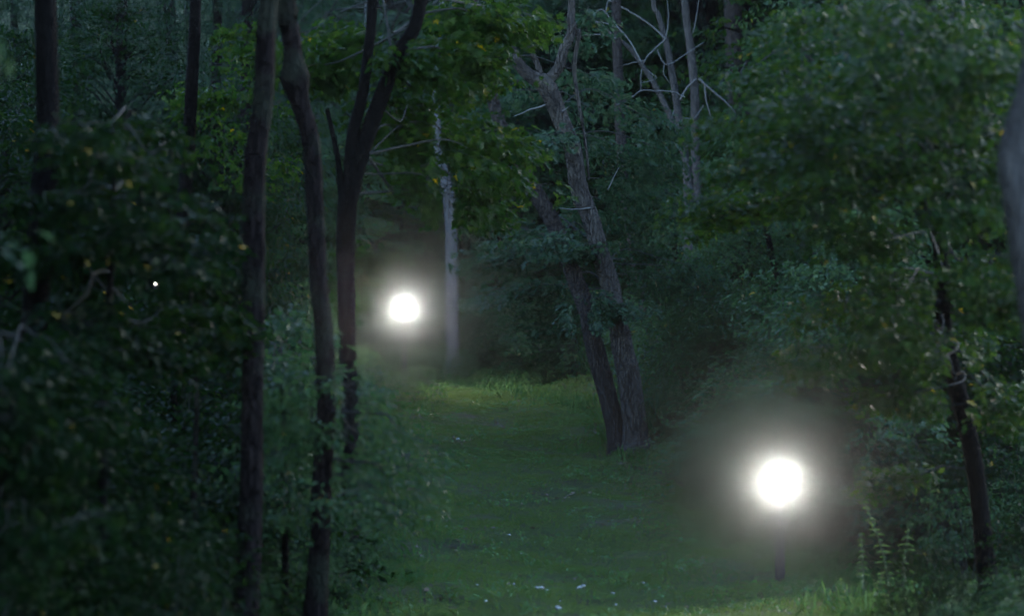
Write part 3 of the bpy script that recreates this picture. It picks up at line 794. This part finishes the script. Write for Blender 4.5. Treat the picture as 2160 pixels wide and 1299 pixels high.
def shrub_field(n, box, label, group, seed, smin=0.7, smax=1.25, mind=0.75, kinds=(0, 1, 2, 3, 4), maxw=99.0, off=0.5):
    rs = np.random.RandomState(seed); pts = []; tries = 0
    x0, x1, y0, y1 = box
    while len(pts) < n and tries < n * 60:
        tries += 1
        y = y0 + (y1 - y0) * rs.rand(); px = x0 + (x1 - x0) * rs.rand(); x = (px - CX) * y / F
        d = abs(x - path_c(y)) - path_w(y)
        if y < 60 and d < off: continue
        if any((x - a) ** 2 + (y - b) ** 2 < mind ** 2 for a, b in pts): continue
        s = smin + (smax - smin) * rs.rand(); k = kinds[rs.randint(len(kinds))]
        if y < 60: s *= min(1.0, 0.5 + d * 0.35)
        z = float(gz(x, y)); H = [1.3, 1.7, 1.0, 2.1, 1.5][k] * s
        if blocks(px, CY - (z + H / 2) * F / y, 0, y, [(a, b, c + (1.3 if D == 43 else 0.8) * s * F / y, e + H / 2 * F / y, D) for a, b, c, e, D in KEEP]): continue
        pts.append((x, y))
        place(shrubs[k], x, y, s, rs.rand() * 6.28, label, 'shrub', group)


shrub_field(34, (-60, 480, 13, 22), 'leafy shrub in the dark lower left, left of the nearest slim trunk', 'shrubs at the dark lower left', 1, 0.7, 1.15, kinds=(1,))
shrub_field(22, (480, 800, 18.5, 30), 'leafy shrub on the left edge of the trail among the slim trunks', 'shrubs along the left edge of the trail', 2, 0.6, 1.05, kinds=(0, 2, 4, 0), off=0.35)
shrub_field(26, (560, 960, 38, 58), 'shrub under the smaller glowing lamp at the top left of the trail', 'shrubs round the smaller lamp', 3, 0.6, 1.0, kinds=(0, 2, 4, 3), off=0.4)
shrub_field(34, (980, 1300, 50, 66), 'low shrub in the thicket closing the far end of the trail', 'shrubs closing the end of the trail', 4, 0.6, 1.1, off=0.1)
shrub_field(60, (1380, 1760, 27, 50), 'dense shrub on the bank behind the larger glowing lamp', 'shrubs on the bank behind the larger lamp', 5, 0.8, 1.35, off=0.3, mind=0.7, kinds=(0, 2, 3, 4, 4))
shrub_field(26, (1880, 2200, 23.6, 30), 'dark shrub beyond the curving maple trunk at the lower right', 'shrubs at the lower right', 6, 0.8, 1.25, off=0.2, kinds=(0, 1, 1, 2))
shrub_field(12, (1860, 2200, 17.5, 21), 'dim shrub at the bottom right corner', 'shrubs at the bottom right corner', 7, 0.5, 0.75, kinds=(0, 1, 4), off=0.3)
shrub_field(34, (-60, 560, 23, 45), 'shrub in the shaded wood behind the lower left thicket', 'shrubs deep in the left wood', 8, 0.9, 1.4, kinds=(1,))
shrub_field(36, (1400, 2300, 38, 60), 'shrub high on the wooded slope at right', 'shrubs high on the right slope', 9, 0.9, 1.5, mind=1.2)

for k_, (px_, y_, s_) in enumerate([(800, 45.5, 0.62), (840, 46.6, 0.55), (880, 46.2, 0.5), (905, 51, 0.55), (770, 47.5, 0.75), (935, 53.5, 0.5), (975, 53.0, 0.42), (1000, 54.5, 0.6), (955, 52.2, 0.3), (1035, 55, 0.6)]):
    place(shrubs[(0, 2, 4)[k_ % 3]], (px_ - CX) * y_ / F, y_, s_, k_ * 2.1, 'low shrub hiding the foot of the smaller lamp and the pale trunk', 'shrub', 'low shrubs at the foot of the smaller lamp')

saps = [make_tree_proto('sapling', 300 + k, [5.0, 6.5, 4.2, 7.5][k], [1.3, 1.6, 1.2, 1.9][k], [0.5, 1.2, 0.4, 1.8][k], [70, 90, 60, 110][k], 75, [0.085, 0.09, 0.08, 0.10][k], [T_MAPLE, T_OVAL, T_OVAL, T_OAK][k],
                        M[['maple', 'shrub', 'ash', 'oak'][k]], M['bark_dark'], [0.035, 0.045, 0.03, 0.055][k], R=0.55) for k in range(4)]
HS = [5.0, 6.5, 4.2, 7.5]
darks = make_tree_proto('sapling', 310, 6.0, 1.7, 0.6, 110, 90, 0.08, T_OVAL, M['under'], M['bark_dark'], 0.04, R=0.6)  # sapling for the left wood, its shade put into the leaf colour


def sapling_field(n, box, label, group, seed, protos=saps, cat='sapling', smin=0.8, smax=1.25, mind=1.3, off=1.2, Hs=HS, kr=2.3, guard=True, pcheck=True):
    rs = np.random.RandomState(seed); pts = []; tries = 0
    x0, x1, y0, y1 = box
    while len(pts) < n and tries < n * 80:
        tries += 1
        y = y0 + (y1 - y0) * rs.rand(); px = x0 + (x1 - x0) * rs.rand(); x = (px - CX) * y / F
        if pcheck and y < 62 and abs(x - path_c(y)) - path_w(y) < off: continue
        if any((x - a) ** 2 + (y - b) ** 2 < mind ** 2 for a, b in pts): continue
        s = smin + (smax - smin) * rs.rand(); k = rs.randint(len(protos)); H = Hs[k] * s
        z = float(gz(x, y))
        if guard and blocks(px, CY - (z + H / 2) * F / y, 0, y, [(a, b, c + kr * s * F / y, e + H / 2 * F / y, D) for a, b, c, e, D in KEEP]): continue
        pts.append((x, y))
        place(protos[k], x, y, s, rs.rand() * 6.28, label, cat, group)


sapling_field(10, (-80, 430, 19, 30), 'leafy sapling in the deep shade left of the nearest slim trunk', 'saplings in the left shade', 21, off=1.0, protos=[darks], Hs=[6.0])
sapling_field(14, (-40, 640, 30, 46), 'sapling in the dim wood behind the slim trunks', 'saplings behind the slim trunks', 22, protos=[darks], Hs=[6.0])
sapling_field(12, (430, 860, 50, 72), 'sapling in the wood behind the smaller glowing lamp', 'saplings behind the smaller lamp', 23, pcheck=False)
sapling_field(16, (880, 1420, 60, 80), 'sapling in the wood beyond the end of the trail', 'saplings beyond the trail end', 24, pcheck=False)
sapling_field(12, (1400, 1760, 42, 62), 'sapling on the slope between the leaning oaks and the maple', 'saplings on the middle right slope', 25)
sapling_field(16, (1740, 2260, 27, 48), 'sapling in the thicket behind the curving maple trunk', 'saplings behind the maple', 26)

trees = [make_tree_proto('forest_tree', 400 + k, [13, 15, 12][k], [3.0, 3.4, 2.8][k], [2.2, 3.0, 1.2][k], [120, 130, 120][k], 75, 0.14, [T_OVAL, T_OVAL, T_MAPLE][k],
                         M[['oak', 'maple', 'shrub'][k]], M[['bark_twin', 'bark_dark', 'bark_grey'][k]], [0.16, 0.2, 0.14][k], R=1.1) for k in range(3)]
darkened_tree = make_tree_proto('forest_tree', 410, 14, 3.2, 0.8, 170, 80, 0.11, T_NARROW, M['darkened'], M['bark_dark'], 0.17, R=1.0)  # forest tree with shade put into its leaf colour
for ch in list(darkened_tree.children):
    if ch.name.startswith('branches'): bpy.data.objects.remove(ch)
HT = [13, 15, 12]
sapling_field(13, (-150, 560, 44, 72), 'tall tree in the black woods at the upper left', 'tall trees at the upper left', 31, [darkened_tree], 'tree', 0.9, 1.2, 3.2, 3, HT[:1], 3.0, guard=False)
sapling_field(7, (1500, 1800, 62, 82), 'tall evergreen tree behind the ash sapling and bare stems', 'darkened trees behind the bare stems', 36, [darkened_tree], 'tree', 0.9, 1.2, 3.0, 0, HT[:1], guard=False, pcheck=False)
sapling_field(12, (500, 1300, 72, 100), 'tall tree closing the woods beyond the trail', 'tall trees beyond the trail', 32, trees, 'tree', 0.9, 1.25, 3.0, 0, HT, guard=False, pcheck=False)
sapling_field(14, (1150, 1900, 66, 96), 'tall tree in the dark woods behind the bare stems', 'tall trees behind the bare stems', 33, trees, 'tree', 0.9, 1.25, 3.0, 0, HT, guard=False, pcheck=False)
sapling_field(10, (1750, 2350, 40, 70), 'tall tree on the slope behind the maple at upper right', 'tall trees at the upper right', 34, trees, 'tree', 0.9, 1.2, 3.2, 3, HT, guard=False)
sapling_field(12, (-200, 600, 78, 130), 'evergreen tree high on the hillside in the black upper left', 'darkened trees on the left hillside', 37, [darkened_tree], 'tree', 1.0, 1.4, 3.5, 0, HT[:1], guard=False, pcheck=False)
sapling_field(28, (600, 2360, 100, 150), 'faint far tree high on the wooded hillside', 'far trees on the hillside', 35, trees, 'tree', 1.0, 1.4, 4.0, 0, HT, guard=False, pcheck=False)

# trees added left of the frame and behind the camera to block light
for k_, (x_, y_, s_) in enumerate([(-6.6, 13, 1.1), (-7.5, 17.5, 1.15), (-9, 22, 1.2), (-8, 8.5, 1.1), (-6.0, 3.5, 1.0), (-5.0, -2.5, 1.1), (-10.5, 12, 1.2), (-7, -9, 1.2), (-11, 5, 1.2), (-11.5, -3, 1.2),
                                 (-2.5, -10, 1.1), (-4, -16, 1.2), (-5.4, 11, 1.0), (-4.6, 6.5, 0.95), (-4.2, 0.5, 1.0), (-12, -13, 1.2)]):
    place(trees[(k_ * 2) % 3], x_, y_, s_, k_ * 1.9, 'tall tree added beside the camera to shade the left wood', 'tree', 'tall trees added as light blockers')

# ================================================================ weeds by the lamp
def weed(px, Y, h, lean, label, seed, n=22, size=0.11, name='tall_weed', tmpl=T_NARROW):
    rs = np.random.RandomState(seed)
    x = (px - CX) * Y / F; z = float(gz(x, Y)); root = empty(name, (x, Y, z))
    pts = smooth_path([(0, 0, -0.05), (lean * 0.2, 0.02, h * 0.4), (lean * 0.6, 0, h * 0.75), (lean, 0.03, h)], 0.05)
    st = MB(); st.tube(pts, np.linspace(0.008, 0.003, len(pts)), 6); st.build('stem', M['stem'], root)
    lv = Leaves()
    for k in range(n):
        t = (k + 0.5) / n; p = pts[int(t * (len(pts) - 1))]
        for sgn in (0, math.pi):
            a = k * 1.57 + sgn + rs.randn() * 0.3
            sz = size * (1.1 - 0.75 * t) * (0.8 + 0.4 * rs.rand())
            lv.add(p[None], np.array([[math.cos(a), math.sin(a), 0.25 - 0.4 * rs.rand()]]), np.array([[0, 0, 1.0]]), np.array([sz]))
    link('leaves', lv.mesh('leaves', tmpl), M['weed'], root)
    fl = Leaves(); c = pts[int(len(pts) * 0.72):]
    fl.node_cluster(rs, c, np.tile([0, 0, 1.0], (len(c), 1)), 7, 0.022, 0.016)
    link('flower_spike', fl.mesh('flower_spike', T_OVAL), M['weed'], root)
    return tag(root, label, 'weed')


weed(1822, 23.2, 0.62, -0.03, 'upright weed stalk nearest the larger lamp, leafy all the way up', 41, 20, 0.10)
weed(1878, 22.8, 1.02, -0.30, 'tallest weed stalk, leaning left towards the larger lamp', 42, 26, 0.12)
weed(1905, 22.6, 0.70, 0.06, 'weed with arching narrow leaves just right of the tallest weed stalk', 43, 18, 0.15)
weed(1960, 24.5, 1.15, 0.02, 'lone slender weed top beside the curving maple trunk', 44, 24, 0.09)
weed(1850, 22.4, 0.30, 0.05, 'short bushy weed with bright leaves at the foot of the tall weeds', 45, 10, 0.17, 'low_weed')
weed(1790, 22.6, 0.26, -0.06, 'low weed at the grass edge, closest of the weeds to the trail', 46, 9, 0.13, 'low_weed')

# ================================================================ small pale things in the grass
def scrap(px, py, w, name, label, cat, mat, seed, flat=0.45, pieces=1, group=None):
    rs = np.random.RandomState(seed)
    # find the distance where the ground lies behind this picture height
    Ys = np.linspace(19.5, 58, 900); zz = gz((px - CX) * Ys / F, Ys); yy = CY - zz * F / Ys
    Y = Ys[np.argmin(np.abs(yy - py))]; x = (px - CX) * Y / F
    bmv = MB(); r = w * Y / F / 2 * 0.66
    for k in range(pieces):
        ox = (k - (pieces - 1) / 2) * r * 1.3; rr = r * (0.75 + 0.4 * rs.rand())
        prof = [(rr * 0.5, -rr * 0.3), (rr * 0.95, 0), (rr, rr * flat * 0.5), (rr * 0.6, rr * flat), (rr * 0.15, rr * flat * 1.12)]
        m_ = MB(); m_.lathe(prof, 11, (ox, rs.randn() * rr * 0.3, 0))
        v = m_.v[0]; v = v + rs.randn(*v.shape) * rr * 0.09
        bmv.add(v, m_.f)
    o = bmv.build(name, mat, None, True)
    o.location = (x, Y, float(gz(x, Y)) + 0.045); o.rotation_euler = (rs.randn() * 0.15, rs.randn() * 0.15, rs.rand() * 0.6)
    return tag(o, label, cat, group)


S = 'white_mushroom'; C_ = 'mushroom'
scrap(1137, 1250, 17, S, 'bright white double lump in the grass at the bottom middle', C_, M['pale'], 1, 0.6, 2)
scrap(1153, 1253, 9, S, 'small white lump touching the right of the bright double lump', C_, M['pale'], 2, 0.6)
scrap(1226, 1247, 20, S, 'long white lump in the grass right of the double lump', C_, M['pale'], 3, 0.5, 2)
scrap(1084, 1241, 10, S, 'little flat white lump above and left of the double lump', C_, M['pale'], 4, 0.4)
scrap(1007, 1242, 9, S, 'faint white speck at the left of the row of lumps', C_, M['pale'], 5, 0.4)
scrap(1025, 1277, 10, S, 'lone white lump low in the grass at bottom left of the trail', C_, M['pale'], 6, 0.6)
scrap(1181, 1277, 7, S, 'tiny white speck under the long white lump', C_, M['pale'], 7, 0.6)
scrap(1176, 1291, 20, 'pale_stone', 'grey stone at the very bottom below the white lumps', 'stone', M['stone'], 8, 0.5)
scrap(1297, 1284, 14, S, 'flat white lump at the bottom, left of the widest flat stone', C_, M['pale'], 9, 0.3)
scrap(1382, 1278, 15, 'pale_stone', 'widest flat pale stone at the bottom right of the trail', 'stone', M['pale'], 10, 0.35)
scrap(1405, 1289, 9, S, 'thin white sliver beside the widest flat stone', C_, M['pale'], 11, 0.3)
scrap(1357, 1238, 12, 'pale_stone', 'dull grey stone on the worn ground above the widest flat stone', 'stone', M['stone'], 12, 0.5)
scrap(1293, 1260, 14, 'pale_stone', 'dull grey stone between the long white lump and the worn ground', 'stone', M['stone'], 13, 0.4)
scrap(1100, 1176, 8, S, 'single pinkish white lump in the middle of the dark green grass', C_, M['pale'], 14, 0.6)
scrap(1074, 1135, 9, S, 'small white lump below the dark patch in mid trail', C_, M['pale'], 15, 0.4)
scrap(968, 934, 18, 'pale_stone', 'rough grey stone in the grass at the left far up the trail', 'stone', M['stone'], 16, 0.8)
scrap(1936, 1262, 26, 'pale_stone', 'whitish stone in the dark soil at the foot of the tall weeds', 'stone', M['stone'], 17, 0.6)

# ================================================================ air: haze added to give the lamps their glow
hz = MB(); hz.box((0, 75, 20), (260, 240, 60)); ho = hz.build('haze', None or M['ground'], None, False)
ho.data.materials.clear()
hm = bpy.data.materials.new('haze'); hm.use_nodes = True; nt = hm.node_tree; nt.nodes.clear()
pv = nt.nodes.new('ShaderNodeVolumePrincipled'); mo = nt.nodes.new('ShaderNodeOutputMaterial')
pv.inputs['Color'].default_value = (0.90, 0.92, 0.95, 1); pv.inputs['Density'].default_value = 0.0017; pv.inputs['Anisotropy'].default_value = 0.989
pv.inputs['Density Attribute'].default_value = ''
nt.links.new(pv.outputs[0], mo.inputs['Volume']); hm.cycles.homogeneous_volume = True; hm.cycles.volume_sampling = 'DISTANCE'
ho.data.materials.append(hm); tag(ho, kind='stuff')
ho['label'] = 'thin haze added through the whole wood to spread a glow round the lamps'; ho['category'] = 'mist'

# ================================================================ light, camera
W = bpy.data.worlds.new('World'); scene.world = W; W.use_nodes = True
bg = W.node_tree.nodes['Background']; sky = W.node_tree.nodes.new('ShaderNodeTexSky'); sky.sky_type = 'NISHITA'; sky.sun_disc = False
ELEV, ROT = math.radians(14), math.radians(35)
sky.sun_elevation = ELEV; sky.sun_rotation = ROT; sky.ozone_density = 3.0
W.node_tree.links.new(sky.outputs[0], bg.inputs[0]); bg.inputs[1].default_value = 0.15
sl = bpy.data.lights.new('sun', 'SUN'); sl.energy = 0.01; sl.angle = math.radians(10); sl.color = (1, 0.9, 0.8)
so = bpy.data.objects.new('sun', sl); COL.objects.link(so)
dirv = Vector((math.sin(ROT) * math.cos(ELEV), math.cos(ROT) * math.cos(ELEV), math.sin(ELEV)))
so.rotation_euler = dirv.to_track_quat('Z', 'Y').to_euler(); so.location = (0, -20, 30)

cam = bpy.data.cameras.new('camera'); co = bpy.data.objects.new('camera', cam); COL.objects.link(co)
co.location = (0, 0, 0); co.rotation_euler = (math.radians(90), 0, 0)
cam.sensor_width = 36; cam.lens = 36 * F / 2160; cam.clip_start = 0.1; cam.clip_end = 600
cam.dof.use_dof = True; cam.dof.focus_distance = 34; cam.dof.aperture_fstop = 1.3
scene.camera = co

scene.view_settings.view_transform = 'Standard'; scene.view_settings.look = 'None'; scene.view_settings.gamma = 1
scene.view_settings.exposure = 3.2
cy = scene.cycles
cy.max_bounces = 6; cy.diffuse_bounces = 3; cy.glossy_bounces = 2; cy.transmission_bounces = 3; cy.volume_bounces = 0; cy.transparent_max_bounces = 4
cy.use_adaptive_sampling = False; cy.light_sampling_threshold = 0.0; cy.use_light_tree = True; cy.use_denoising = True; cy.denoising_input_passes = 'RGB'; cy.sample_clamp_indirect = 4
try: cy.denoiser = 'OPENIMAGEDENOISE'
except Exception: pass
